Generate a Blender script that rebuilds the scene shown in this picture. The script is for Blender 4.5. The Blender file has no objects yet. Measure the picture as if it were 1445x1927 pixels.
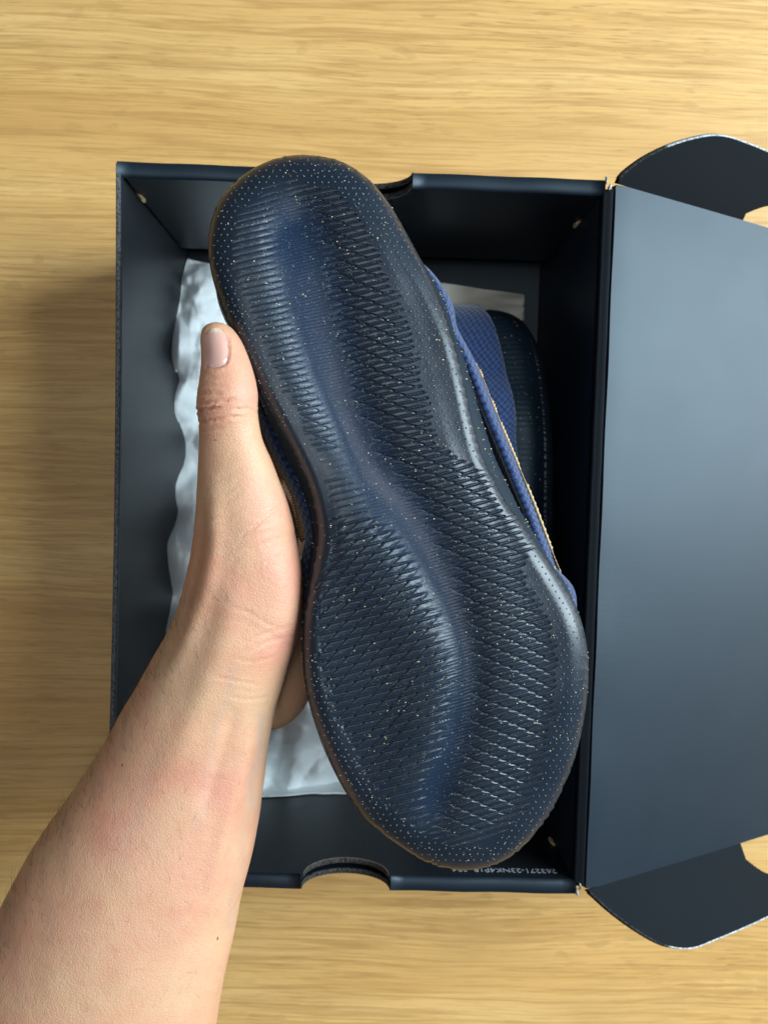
import bpy, bmesh, math, random
import numpy as np
from mathutils import Vector, Matrix
from mathutils.bvhtree import BVHTree

rng = np.random.default_rng(7)
random.seed(7)
sc = bpy.context.scene
COL = sc.collection

# ------------------------------------------------------------------ camera
FPX, CX, CY = 1392.0, 722.5, 963.5          # focal length and centre of the 1445x1927 photograph
BW, BL, BH = 0.2228, 0.335, 0.125           # shoe box, metres
CAM = np.array([0.00703661, 0.02640099, 0.4668915])
def _rot(a, b, c):
    ca, sa, cb, sb, cc, s_ = math.cos(a), math.sin(a), math.cos(b), math.sin(b), math.cos(c), math.sin(c)
    return (np.array([[1, 0, 0], [0, ca, -sa], [0, sa, ca]]) @ np.array([[cb, 0, sb], [0, 1, 0], [-sb, 0, cb]])
            @ np.array([[cc, -s_, 0], [s_, cc, 0], [0, 0, 1]]))
RC = _rot(-0.04136113, -0.02003825, 0.02950727)
cam_d = bpy.data.cameras.new('camera')
cam = bpy.data.objects.new('camera', cam_d); COL.objects.link(cam)
M = Matrix.Identity(4)
for i in range(3):
    for j in range(3): M[i][j] = RC[i, j]
    M[i][3] = CAM[i]
cam.matrix_world = M
cam_d.sensor_fit = 'VERTICAL'; cam_d.sensor_height = 36.0; cam_d.sensor_width = 27.0
cam_d.lens = FPX / 1927 * 36.0
cam_d.clip_start = 0.01; cam_d.clip_end = 50
cam_d.dof.use_dof = True; cam_d.dof.focus_distance = 0.272; cam_d.dof.aperture_fstop = 14
sc.camera = cam

# ------------------------------------------------------------------ light
w = bpy.data.worlds.new('World'); sc.world = w; w.use_nodes = True
bg = w.node_tree.nodes['Background']
bg.inputs[0].default_value = (0.78, 0.89, 1.0, 1); bg.inputs[1].default_value = 0.075
def area(name, loc, target, sx, sy, power, col):
    d = bpy.data.lights.new(name, 'AREA'); d.shape = 'RECTANGLE'; d.size = sx; d.size_y = sy
    d.energy = power; d.color = col
    o = bpy.data.objects.new(name, d); COL.objects.link(o)
    o.location = loc
    o.rotation_euler = (Vector(target) - Vector(loc)).to_track_quat('-Z', 'Y').to_euler()
    return o
area('window_light', (1.62, 0.38, 1.07), (0, 0.02, 0.05), 0.95, 1.95, 116, (0.74, 0.91, 1.0))
area('overhead_fill', (-0.22, -0.05, 1.9), (0, 0, 0), 0.8, 0.8, 8.5, (0.84, 0.94, 1.0))  # added overhead fill, no known lamp; brightens the tissue inside the box
sc.view_settings.view_transform = 'Standard'; sc.view_settings.look = 'None'
sc.view_settings.exposure = 0.0; sc.view_settings.gamma = 1.0
sc.render.engine = 'CYCLES'
sc.cycles.max_bounces = 8
sc.cycles.use_denoising = True

# ------------------------------------------------------------------ helpers
def U(px, py, z):
    """photo pixel -> point of the place at height z"""
    px, py, z = np.broadcast_arrays(np.asarray(px, float), np.asarray(py, float), np.asarray(z, float))
    d = np.stack([(px - CX) / FPX, -(py - CY) / FPX, -np.ones_like(px)], -1) @ RC.T
    t = (z - CAM[2]) / d[..., 2]
    return CAM + d * t[..., None]
def RAY(px, py):
    d = RC @ np.array([(px - CX) / FPX, -(py - CY) / FPX, -1.0]); return d / np.linalg.norm(d)
def PROJ(P):
    q = (P - CAM) @ RC
    return np.stack([CX + FPX * q[:, 0] / -q[:, 2], CY - FPX * q[:, 1] / -q[:, 2]], 1)
def plane_hit(px, py, p0, n):
    d = RAY(px, py); t = np.dot(p0 - CAM, n) / np.dot(d, n); return CAM + d * t
def crom(P, n, closed=False):
    P = np.asarray(P, float); m = len(P)
    s = np.linspace(0, m, n, endpoint=False) if closed else np.linspace(0, m - 1, n)
    i = np.floor(s).astype(int); 
    if not closed: i = np.minimum(i, m - 2)
    f = (s - i)[:, None]
    g = (lambda k: P[k % m]) if closed else (lambda k: P[np.clip(k, 0, m - 1)])
    a, b, c, d = g(i - 1), g(i), g(i + 1), g(i + 2)
    return 0.5 * (2 * b + (c - a) * f + (2 * a - 5 * b + 4 * c - d) * f ** 2 + (3 * b - a - 3 * c + d) * f ** 3)
def obj(name, verts, faces, mat, parent=None, smooth=True, origin=None):
    me = bpy.data.meshes.new(name)
    v = np.asarray(verts, float)
    if origin is not None: v = v - np.asarray(origin)
    if isinstance(faces, np.ndarray):
        k = faces.shape[1]
        me.vertices.add(len(v)); me.vertices.foreach_set('co', v.astype(np.float32).ravel())
        me.loops.add(faces.size); me.loops.foreach_set('vertex_index', faces.astype(np.int32).ravel())
        me.polygons.add(len(faces)); me.polygons.foreach_set('loop_start', np.arange(0, faces.size, k, dtype=np.int32))
        me.update(calc_edges=True); me.validate()
    else:
        me.from_pydata([tuple(x) for x in v], [], [tuple(map(int, f)) for f in faces]); me.update()
    if smooth: me.polygons.foreach_set('use_smooth', np.ones(len(me.polygons), bool))
    me.materials.append(mat)
    o = bpy.data.objects.new(name, me); COL.objects.link(o)
    if parent is not None: o.parent = parent
    return o
def empty(name, loc, label, cat, group=None):
    o = bpy.data.objects.new(name, None); COL.objects.link(o); o.location = loc
    o.empty_display_size = 0.02
    o['label'] = label; o['category'] = cat
    if group: o['group'] = group
    return o
def grid_faces(nr, nc, wrap=False):
    i, j = np.meshgrid(np.arange(nr - 1), np.arange(nc if wrap else nc - 1), indexing='ij')
    j2 = (j + 1) % nc
    return np.stack([i * nc + j, i * nc + j2, (i + 1) * nc + j2, (i + 1) * nc + j], -1).reshape(-1, 4)
def tube(path, r, n=8):
    path = np.asarray(path, float); m = len(path); r = np.broadcast_to(r, (m,))
    t = np.gradient(path, axis=0); t /= np.linalg.norm(t, axis=1)[:, None]
    ref = np.array([0.13, 0.21, 0.97]); a = np.cross(t, ref); a /= np.linalg.norm(a, axis=1)[:, None]
    b = np.cross(t, a); th = np.linspace(0, 2 * np.pi, n, endpoint=False)
    v = path[:, None] + r[:, None, None] * (a[:, None] * np.cos(th)[None, :, None] + b[:, None] * np.sin(th)[None, :, None])
    f = [tuple(x) for x in grid_faces(m, n, True)]
    f += [tuple(range(n))[::-1], tuple((m - 1) * n + k for k in range(n))]
    return v.reshape(-1, 3), f
def prism(poly, o0, ex, ey, en, t0, t1):
    """polygon in the ex/ey plane, extruded along en from t0 to t1"""
    P = np.array([o0 + ex * a + ey * b for a, b in poly]); n = len(P)
    v = np.concatenate([P + en * t0, P + en * t1])
    f = [tuple(range(n))[::-1], tuple(range(n, 2 * n))] + [(k, (k + 1) % n, n + (k + 1) % n, n + k) for k in range(n)]
    return v, f
def bevel(o, wdt, seg=2):
    m = o.modifiers.new('bevel', 'BEVEL'); m.width = wdt; m.segments = seg; m.limit_method = 'ANGLE'
    m.angle_limit = math.radians(40)
    for p in o.data.polygons: p.use_smooth = False
    return o
def vnoise(x, y, seed=0):
    """smooth value noise"""
    xi, yi = np.floor(x).astype(int), np.floor(y).astype(int); fx, fy = x - xi, y - yi
    fx, fy = fx * fx * (3 - 2 * fx), fy * fy * (3 - 2 * fy)
    h = lambda a, b: (np.sin(a * 127.1 + b * 311.7 + seed * 74.7) * 43758.5453) % 1.0
    return (h(xi, yi) * (1 - fx) + h(xi + 1, yi) * fx) * (1 - fy) + (h(xi, yi + 1) * (1 - fx) + h(xi + 1, yi + 1) * fx) * fy
def sstep(a, b, x):
    t = np.clip((x - a) / (b - a), 0, 1); return t * t * (3 - 2 * t)

# ------------------------------------------------------------------ materials
class NT:
    def __init__(s, name):
        s.m = bpy.data.materials.new(name); s.m.use_nodes = True; s.t = s.m.node_tree
        s.b = s.t.nodes['Principled BSDF']; s.tc = s.t.nodes.new('ShaderNodeTexCoord')
    def n(s, typ, **kw):
        k = s.t.nodes.new(typ)
        for a, v in kw.items():
            if a.startswith('i_'):
                key = a[2:]; k.inputs[int(key) if key.isdigit() else key.replace('_', ' ')].default_value = v
            else: setattr(k, a, v)
        return k
    def l(s, a, b): s.t.links.new(a, b)
    def mapping(s, scale=(1, 1, 1), rot=(0, 0, 0)):
        k = s.n('ShaderNodeMapping'); k.inputs['Scale'].default_value = scale; k.inputs['Rotation'].default_value = rot
        s.l(s.tc.outputs['Object'], k.inputs[0]); return k.outputs[0]
    def noise(s, vec, scale, detail=4, rough=0.55, dist=0.0):
        k = s.n('ShaderNodeTexNoise'); k.inputs['Scale'].default_value = scale; k.inputs['Detail'].default_value = detail
        k.inputs['Roughness'].default_value = rough; k.inputs['Distortion'].default_value = dist
        if vec is not None: s.l(vec, k.inputs['Vector'])
        return k.outputs['Fac']
    def ramp(s, fac, pts):
        k = s.n('ShaderNodeValToRGB'); e = k.color_ramp.elements
        while len(e) < len(pts): e.new(0.5)
        for q, (p, c) in zip(e, pts): q.position = p; q.color = (*c, 1) if len(c) == 3 else c
        s.l(fac, k.inputs[0]); return k.outputs[0]
    def mix(s, fac, a, b, mode='MIX'):
        k = s.n('ShaderNodeMix', data_type='RGBA', blend_type=mode)
        for v, i in ((fac, 0), (a, 6), (b, 7)):
            if isinstance(v, (int, float)): k.inputs[i].default_value = v
            elif isinstance(v, tuple): k.inputs[i].default_value = (*v, 1)
            else: s.l(v, k.inputs[i])
        return k.outputs[2]
    def math(s, op, a, b=0.0):
        k = s.n('ShaderNodeMath', operation=op)
        for v, i in ((a, 0), (b, 1)):
            if isinstance(v, (int, float)): k.inputs[i].default_value = v
            else: s.l(v, k.inputs[i])
        return k.outputs[0]
    def bump(s, h, strength, dist, prev=None):
        k = s.n('ShaderNodeBump'); k.inputs['Strength'].default_value = strength; k.inputs['Distance'].default_value = dist
        s.l(h, k.inputs['Height'])
        if prev is not None: s.l(prev, k.inputs['Normal'])
        s.l(k.outputs[0], s.b.inputs['Normal']); return k.outputs[0]
    def col(s, v):
        if isinstance(v, tuple): s.b.inputs['Base Color'].default_value = (*v, 1)
        else: s.l(v, s.b.inputs['Base Color'])
    def set(s, **kw):
        for a, v in kw.items():
            i = s.b.inputs[a.replace('_', ' ')]
            if isinstance(v, (int, float, tuple)): i.default_value = v
            else: s.l(v, i)

def mat_wood():
    k = NT('oak_laminate')
    warp = k.noise(k.mapping((3, 7, 1)), 1.0, 3, 0.5)
    off = k.n('ShaderNodeCombineXYZ'); k.l(k.math('MULTIPLY', warp, 0.022), off.inputs[1])
    def vec(scale):
        a = k.n('ShaderNodeVectorMath', operation='ADD'); k.l(k.tc.outputs['Object'], a.inputs[0]); k.l(off.outputs[0], a.inputs[1])
        b = k.n('ShaderNodeVectorMath', operation='MULTIPLY'); k.l(a.outputs[0], b.inputs[0]); b.inputs[1].default_value = scale
        return b.outputs[0]
    tone = k.noise(vec((1.4, 22, 1)), 1.0, 2, 0.5)
    rings = k.noise(vec((4.5, 230, 1)), 1.0, 4, 0.62)
    fine = k.noise(vec((15, 820, 1)), 1.0, 4, 0.7)
    pore = k.noise(vec((42, 1200, 1)), 1.0, 2, 0.5)
    c = k.ramp(tone, [(0.28, (0.57, 0.303, 0.094)), (0.5, (0.69, 0.395, 0.136)), (0.72, (0.745, 0.455, 0.178))])
    mask = k.ramp(k.noise(vec((2.5, 9, 1)), 1.0, 3), [(0.36, (0.15, 0.15, 0.15)), (0.62, (1, 1, 1))])
    rl = k.ramp(rings, [(0.49, (0, 0, 0)), (0.545, (1, 1, 1))])
    c = k.mix(k.math('MULTIPLY', k.math('MULTIPLY', rl, mask), 0.38), c, (0.46, 0.235, 0.062))
    c = k.mix(k.math('MULTIPLY', k.ramp(fine, [(0.52, (0, 0, 0)), (0.58, (1, 1, 1))]), 0.40), c, (0.42, 0.215, 0.060))
    c = k.mix(k.math('MULTIPLY', k.math('MULTIPLY', k.ramp(pore, [(0.61, (0, 0, 0)), (0.64, (1, 1, 1))]), mask), 0.75), c, (0.25, 0.115, 0.032))
    gl = k.noise(vec((2.6, 95, 1)), 1.0, 3, 0.55)
    rid = k.math('SUBTRACT', 1.0, k.math('MINIMUM', 1.0, k.math('MULTIPLY', k.math('ABSOLUTE', k.math('SUBTRACT', gl, 0.5)), 34.0)))
    gl2 = k.noise(vec((5, 240, 1)), 1.0, 2, 0.5)
    rid2 = k.math('SUBTRACT', 1.0, k.math('MINIMUM', 1.0, k.math('MULTIPLY', k.math('ABSOLUTE', k.math('SUBTRACT', gl2, 0.52)), 16.0)))
    c = k.mix(k.math('MULTIPLY', rid, 0.55), c, (0.40, 0.195, 0.055))
    c = k.mix(k.math('MULTIPLY', k.math('MULTIPLY', rid2, mask), 0.50), c, (0.42, 0.21, 0.062))
    # medullary flecks
    v = k.n('ShaderNodeTexVoronoi', feature='F1', voronoi_dimensions='2D'); v.inputs['Scale'].default_value = 1.0; v.inputs['Randomness'].default_value = 1.0
    wv = k.n('ShaderNodeVectorMath', operation='ADD'); nn = k.n('ShaderNodeTexNoise'); nn.inputs['Scale'].default_value = 45
    k.l(k.tc.outputs['Object'], nn.inputs['Vector']); k.l(nn.outputs['Color'], wv.inputs[0]); k.l(k.mapping((24, 75, 1), (0, 0, 0.5)), wv.inputs[1])
    k.l(wv.outputs[0], v.inputs['Vector'])
    fl = k.ramp(v.outputs['Distance'], [(0.13, (1, 1, 1)), (0.20, (0, 0, 0))])
    fm = k.ramp(k.noise(k.mapping((3, 10, 1)), 1.6, 2), [(0.46, (0, 0, 0)), (0.64, (1, 1, 1))])
    c = k.mix(k.math('MULTIPLY', k.math('MULTIPLY', fl, fm), 0.4), c, (0.40, 0.22, 0.075))
    big = k.noise(k.mapping((5, 14, 1)), 1.0, 3)
    c = k.mix(k.math('MULTIPLY', k.ramp(big, [(0.56, (0, 0, 0)), (0.72, (1, 1, 1))]), 0.45), c, (0.46, 0.255, 0.085))
    k.col(c); k.set(Roughness=0.48, Specular_IOR_Level=0.4)
    k.bump(fine, 0.12, 0.0004)
    return k.m
def mat_card(name, base, rough, spec, bumpy=0.1):
    k = NT(name)
    n = k.noise(k.mapping((3, 3, 3)), 12, 4)
    k.col(k.mix(k.math('MULTIPLY', n, 0.5), base, tuple(min(1, x * 1.35) for x in base)))
    k.set(Roughness=k.ramp(n, [(0.3, (rough - 0.008,) * 3), (0.7, (rough + 0.012,) * 3)]), Specular_IOR_Level=spec, Specular_Tint=(0.78, 0.91, 1.0, 1.0))
    fl = k.noise(k.mapping((9, 330, 9)), 1.0, 1)
    f2 = k.noise(k.mapping((60, 60, 60)), 1.0, 3)
    p = k.bump(fl, bumpy * 0.25, 0.0006); k.bump(f2, bumpy * 0.35, 0.0008, p); f3 = k.noise(k.mapping((900, 900, 900)), 1.0, 2); k.bump(f3, 0.08, 0.0003, p)
    return k.m
def mat_edge(name, a, b):
    k = NT(name); n = k.noise(k.mapping((1100, 700, 1500)), 1.0, 4)
    k.col(k.ramp(n, [(0.4, a), (0.6, b)])); k.set(Roughness=0.9, Specular_IOR_Level=0.1); k.bump(n, 0.5, 0.0006); return k.m
def mat_simple(name, c, rough=0.6, spec=0.4, metal=0.0, var=0.25, scale=300):
    k = NT(name); n = k.noise(k.mapping(), scale, 3)
    k.col(k.mix(k.math('MULTIPLY', n, var), c, tuple(x * 0.4 for x in c)))
    k.set(Roughness=rough, Specular_IOR_Level=spec, Metallic=metal); return k.m
def mat_sole():
    k = NT('speckled_navy_rubber')
    at = k.n('ShaderNodeAttribute', attribute_name='channel')
    n = k.noise(k.mapping(), 60, 5, 0.6)
    d = k.noise(k.mapping(), 1500, 2, 0.6)
    c = k.mix(at.outputs['Fac'], (0.0108, 0.0165, 0.0262), (0.0075, 0.0205, 0.0500))
    dust = k.math('MULTIPLY', k.ramp(d, [(0.60, (0, 0, 0)), (0.80, (1, 1, 1))]), k.ramp(n, [(0.35, (0.03, 0.03, 0.03)), (0.7, (0.16, 0.16, 0.16))]))
    c = k.mix(dust, c, (0.28, 0.36, 0.46))
    k.col(c)
    k.set(Roughness=k.ramp(n, [(0.3, (0.29,) * 3), (0.7, (0.42,) * 3)]), Specular_IOR_Level=0.5)
    k.bump(k.noise(k.mapping(), 1100, 3, 0.6), 0.16, 0.0003)
    return k.m
def mat_fabric(name, base, hole, scale):
    k = NT(name)
    v = k.n('ShaderNodeTexVoronoi', feature='F1'); v.inputs['Scale'].default_value = scale; v.inputs['Randomness'].default_value = 0.15
    v.voronoi_dimensions = '2D'; wa = k.n('ShaderNodeAttribute', attribute_name='weave'); k.l(wa.outputs['Vector'], v.inputs['Vector'])
    h = k.ramp(v.outputs['Distance'], [(0.28, (1, 1, 1)), (0.55, (0, 0, 0))])
    k.col(k.mix(h, hole, base)); k.set(Roughness=0.75, Specular_IOR_Level=0.3, Sheen_Weight=0.4)
    k.bump(h, 0.4, 0.0006); return k.m
def mat_skin():
    k = NT('skin')
    a = k.noise(k.mapping(), 26, 5, 0.6, 0.3); b = k.noise(k.mapping(), 90, 4, 0.6); f = k.noise(k.mapping(), 700, 3, 0.6)
    c = k.ramp(a, [(0.34, (0.55, 0.315, 0.180)), (0.50, (0.55, 0.276, 0.162)), (0.66, (0.53, 0.225, 0.138))])
    c = k.mix(k.ramp(b, [(0.35, (0.28,) * 3), (0.60, (0.0,) * 3)]), c, (0.58, 0.355, 0.225))
    c = k.mix(k.ramp(f, [(0.55, (0.0,) * 3), (0.75, (0.25,) * 3)]), c, (0.46, 0.23, 0.16))
    red = k.n('ShaderNodeAttribute', attribute_name='flush')
    c = k.mix(k.math('MULTIPLY', red.outputs['Fac'], 0.42), c, (0.60, 0.225, 0.175))
    vn = k.n('ShaderNodeAttribute', attribute_name='vein')
    c = k.mix(k.math('MULTIPLY', vn.outputs['Fac'], 0.35), c, (0.33, 0.25, 0.22))
    k.col(c)
    k.set(Roughness=0.50, Specular_IOR_Level=0.38, Subsurface_Weight=0.15, Subsurface_Scale=0.003, Subsurface_Radius=(1.0, 0.36, 0.2))
    v = k.n('ShaderNodeTexVoronoi', feature='DISTANCE_TO_EDGE'); v.inputs['Scale'].default_value = 900
    wv = k.n('ShaderNodeVectorMath', operation='ADD'); nn = k.n('ShaderNodeTexNoise'); nn.inputs['Scale'].default_value = 500
    sc_ = k.n('ShaderNodeVectorMath', operation='SCALE'); sc_.inputs['Scale'].default_value = 0.0008
    k.l(k.mapping(), nn.inputs['Vector']); k.l(nn.outputs['Color'], sc_.inputs[0]); k.l(sc_.outputs[0], wv.inputs[0]); k.l(k.tc.outputs['Object'], wv.inputs[1]); k.l(wv.outputs[0], v.inputs['Vector'])
    p = k.bump(k.ramp(v.outputs['Distance'], [(0.0, (0, 0, 0)), (0.25, (1, 1, 1))]), 0.28, 0.00025)
    p = k.bump(k.noise(k.mapping(), 260, 5, 0.65), 0.34, 0.0006, p)
    return k.m
def mat_paper(name, c):
    k = NT(name); n = k.noise(k.mapping(), 40, 4)
    k.col(k.ramp(n, [(0.3, tuple(x * 0.93 for x in c)), (0.7, c)]))
    k.set(Roughness=0.7, Specular_IOR_Level=0.3, Subsurface_Weight=0.0)
    k.bump(k.noise(k.mapping(), 120, 4), 0.12, 0.001); return k.m

M_wood = mat_wood()
M_card = mat_card('black_coated_card', (0.0055, 0.0098, 0.0155), 0.49, 0.40)
M_cardin = mat_card('black_inner_card', (0.0085, 0.0100, 0.0120), 0.44, 0.55, 0.05)
M_flap = mat_card('shaded_flap_card', (0.0035, 0.0040, 0.0055), 0.62, 0.06, 0.06)  # the lid's black card, darkened in colour for flaps facing away from the window
M_white_edge = mat_edge('white_card_edge', (0.22, 0.22, 0.23), (0.56, 0.57, 0.58))
M_grey_edge = mat_edge('grey_card_edge', (0.05, 0.05, 0.053), (0.15, 0.15, 0.155))
M_kraft = mat_edge('kraft_card_edge', (0.10, 0.075, 0.06), (0.22, 0.17, 0.135))
M_dkedge = mat_edge('dark_card_edge', (0.012, 0.012, 0.013), (0.07, 0.062, 0.058))
M_tan = mat_simple('tan_board_core', (0.55, 0.38, 0.20), 0.8, 0.2)
M_print = mat_simple('grey_print', (0.42, 0.45, 0.50), 0.6, 0.3, 0, 0.5, 900)
M_sole = mat_sole()
M_mid = mat_simple('dark_teal_rubber', (0.009, 0.019, 0.031), 0.52, 0.22, 0, 0.3, 200)
M_rim = mat_simple('smoky_rubber_rim', (0.012, 0.0125, 0.014), 0.33, 0.5, 0, 0.3, 200)
M_mesh = mat_fabric('blue_knit', (0.018, 0.050, 0.165), (0.004, 0.010, 0.034), 430)
M_mesh_dark = mat_fabric('navy_knit', (0.012, 0.022, 0.06), (0.003, 0.005, 0.012), 520)
M_lining = mat_simple('black_lining', (0.008, 0.009, 0.014), 0.85, 0.2)
M_gold = mat_simple('gold_cord', (0.60, 0.40, 0.20), 0.5, 0.5, 0.2, 0.5, 500)
M_black = mat_simple('black_thread', (0.006, 0.006, 0.009), 0.7, 0.3)
M_speck = mat_simple('gold_fleck', (0.80, 0.64, 0.34), 0.35, 0.5, 0.15, 0.2)
M_dust = mat_simple('pale_fleck', (0.40, 0.50, 0.58), 0.5, 0.5, 0, 0.2)
M_dot = mat_simple('navy_rubber_stud', (0.05, 0.07, 0.095), 0.2, 0.7, 0, 0.2)
M_skin = mat_skin()
M_nail = NT('nail'); M_nail.col((0.58, 0.32, 0.26)); M_nail.set(Roughness=0.30, Specular_IOR_Level=0.5, Subsurface_Weight=0.2, Subsurface_Scale=0.002); M_nail = M_nail.m
M_nailtip = mat_simple('nail_tip', (0.56, 0.40, 0.29), 0.4, 0.4, 0, 0.2)
M_hair = mat_simple('brown_hair', (0.085, 0.05, 0.03), 0.5, 0.3)
M_mole = mat_simple('brown_mole', (0.17, 0.075, 0.045), 0.6, 0.3)
M_scratch = mat_simple('red_scratch', (0.42, 0.07, 0.06), 0.6, 0.3)
M_tissue = mat_paper('white_tissue', (0.90, 0.935, 0.94))
M_cream = mat_paper('cream_paper', (0.62, 0.56, 0.47))

# ------------------------------------------------------------------ table
v, f = prism([(-0.9, -0.8), (0.9, -0.8), (0.9, 0.8), (-0.9, 0.8)], np.zeros(3), np.array([1., 0, 0]), np.array([0., 1, 0]), np.array([0., 0, 1]), -0.03, 0.0)
table = obj('table_top', v, f, M_wood, smooth=False); table['kind'] = 'structure'
table['label'] = 'oak wood table top under the box'

# ------------------------------------------------------------------ shoe box
X, Y, Z = np.eye(3)
box = empty('shoe_box', (0, 0, 0), 'open black cardboard shoe box on the oak table, lid folded back', 'box')
hw, hl = BW / 2, BL / 2
def pbox(name, lo, hi, mat, parent, bv=0.0):
    (x0, y0, z0), (x1, y1, z1) = lo, hi
    v, f = prism([(x0, y0), (x1, y0), (x1, y1), (x0, y1)], np.zeros(3), X, Y, Z, z0, z1)
    o = obj(name, v, f, mat, parent, smooth=False)
    if bv: bevel(o, bv)
    return o
pbox('base', (-hw + 0.0030, -hl + 0.0030, 0.0005), (hw - 0.0030, hl - 0.0030, 0.0035), M_cardin, box)
ncx, nr_, nd = U(650, 1678, BH)[0], 0.0212, 0.0150     # finger notch in the end walls
def notch_poly(x0, x1, z0, z1, rx, rz):
    a = np.linspace(math.pi, 2 * math.pi, 25)
    arc = [(ncx + rx * math.cos(t), z1 + rz * math.sin(t)) for t in a]
    return [(x0, z0), (x1, z0), (x1, z1)] + arc[::-1] + [(x0, z1)]
def rolled(name, x0, x1, ysign, parent):
    """rounded top fold of a double end wall"""
    a = np.linspace(0, math.pi, 9); prof = [(0.0036 * math.cos(t), 0.0016 * math.sin(t)) for t in a]
    yc = ysign * (hl - 0.0036)
    xs = np.linspace(x0, x1, 14)
    v = np.array([[x, yc + p, BH - 0.0016 + q + 0.0003 * math.sin(x * 160 + ysign)] for x in xs for p, q in prof]); n = len(prof)
    ff = [tuple(t) for t in grid_faces(len(xs), n)] + [tuple(range(n)), tuple((len(xs) - 1) * n + k for k in range(n))[::-1]]
    return obj(name, v, ff, M_card, parent)
for sgn, nm in ((1, 'wall'), (-1, 'wall')):
    zt = BH - 0.0018
    yo = sgn * hl
    v, f = prism(notch_poly(-hw + 0.0005, hw - 0.0015, 0.0005, zt, nr_, nd), np.zeros(3), X, Z, Y * -sgn, -hl, -hl + 0.0024)
    wall = obj(nm, v, f, M_card, box, smooth=False)
    v, f = prism(notch_poly(-hw + 0.0035, hw - 0.003, 0.022, zt, nr_ - 0.0008, nd + 0.0008), np.zeros(3), X, Z, Y * -sgn, -hl + 0.0046, -hl + 0.0071)
    obj('inner_panel', v, f, M_cardin, wall, smooth=False)
    rolled('rolled_rim', -hw + 0.0002, ncx - nr_ - 0.0001, sgn, wall)
    rolled('rolled_rim', ncx + nr_ + 0.0001, hw - 0.001, sgn, wall)
    # raw edges of the card layers round the notch
    for d0, d1, rr, dd, mm in ((0.0, 0.0024, nr_, nd, M_dkedge), (0.0046, 0.0071, nr_ - 0.0008, nd + 0.0008, M_dkedge), (-0.0002, 0.0003, nr_, nd, M_kraft), (0.0069, 0.0073, nr_ - 0.0008, nd + 0.0008, M_kraft)):
        a = np.linspace(math.pi, 2 * math.pi, 40)
        vs = []
        for t in a:
            for dpt in (d0, d1):
                for g in (0.0, 0.00035):
                    vs.append((ncx + (rr - g) * math.cos(t), sgn * (hl - dpt), zt + (dd - g) * math.sin(t)))
        vs = np.array(vs).reshape(40, 4, 3)[:, [0, 1, 3, 2]]
        obj('cut_edge', vs.reshape(-1, 3), grid_faces(40, 4, True), mm, wall)
# left wall, with a raw corrugated edge on top
ys = np.linspace(-hl + 0.001, hl - 0.001, 60)
bow = 0.0016 * np.cos(ys / hl * math.pi / 2)
def sheet_x(x_of, z0, z1, t, name, mat, parent, ysub=ys):
    v = []
    for i, yy in enumerate(ysub):
        x0 = x_of(i)
        v += [(x0, yy, z0), (x0 + t, yy, z0), (x0 + t, yy, z1), (x0, yy, z1)]
    n = len(ysub)
    ff = [tuple(q) for q in grid_faces(n, 4, True)] + [(0, 1, 2, 3), tuple((n - 1) * 4 + k for k in (3, 2, 1, 0))]
    return obj(name, v, ff, mat, parent, smooth=False)
lw = sheet_x(lambda i: -hw + bow[i], 0.0005, BH - 0.0010, 0.0024, 'wall', M_cardin, box)
sheet_x(lambda i: -hw + bow[i] + 0.0001, BH - 0.0010, BH - 0.0004, 0.0016, 'raw_edge', M_grey_edge, lw, ys)
sheet_x(lambda i: -hw + bow[i] - 0.0004, 0.001, BH - 0.0008, 0.0005, 'outer_liner', M_card, lw, ys)
# right wall and hinge strip
rw = pbox('wall', (hw - 0.0025, -hl + 0.001, 0.0005), (hw, hl - 0.001, BH - 0.003), M_card, box)
hx, hz = hw + 0.0030, BH - 0.0010
hs = []
prof = [(-0.0026, -0.003), (-0.0020, -0.0008), (-0.0010, -0.0002), (-0.0004, -0.0008), (0.0004, -0.0002), (0.0012, -0.0007), (0.0020, -0.0003), (0.0030, -0.0012), (0.0030, -0.0022), (-0.0008, -0.0034)]
yy_ = np.linspace(-hl + 0.0045, hl - 0.0045, 30)
vs = np.array([[hw + a, y_, BH + b + 0.0002 * math.sin(y_ * 210)] for y_ in yy_ for a, b in prof])
obj('hinge', vs, [tuple(q) for q in grid_faces(30, len(prof), True)], M_flap, rw)
for (cx_, cy_) in ((-1, 1), (1, 1), (1, -1)):
    px = cx_ * (hw - (0.0046 if cx_ < 0 else 0.0040)); py = cy_ * (hl - 0.0082)
    t = np.linspace(0, 2 * math.pi, 12, endpoint=False)
    P = np.array([px, py, BH - (0.024 if cx_ < 0 else 0.037)])
    d1 = np.array([-cx_, cy_, 0]) / math.sqrt(2)
    vv = [P + d1 * 0.0010 * math.cos(a) + Z * 0.0028 * math.sin(a) for a in t] + [P + d1 * 0.0010 * math.cos(a) + Z * 0.0028 * math.sin(a) - np.array([cx_, cy_, 0]) * 0.003 for a in t]
    # the corner gap shows the tan board behind
    vv2 = [q - np.array([cx_, cy_, 0]) * 0.0006 for q in vv[:12]] + [q + np.array([cx_, cy_, 0]) * 0.004 for q in vv[:12]]
    obj('corner_slot', vv2, [tuple(range(12))] + [tuple(range(12, 24))[::-1]] + [(k, 12 + k, 12 + (k + 1) % 12, (k + 1) % 12) for k in range(12)], M_tan, box, smooth=False)
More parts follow.
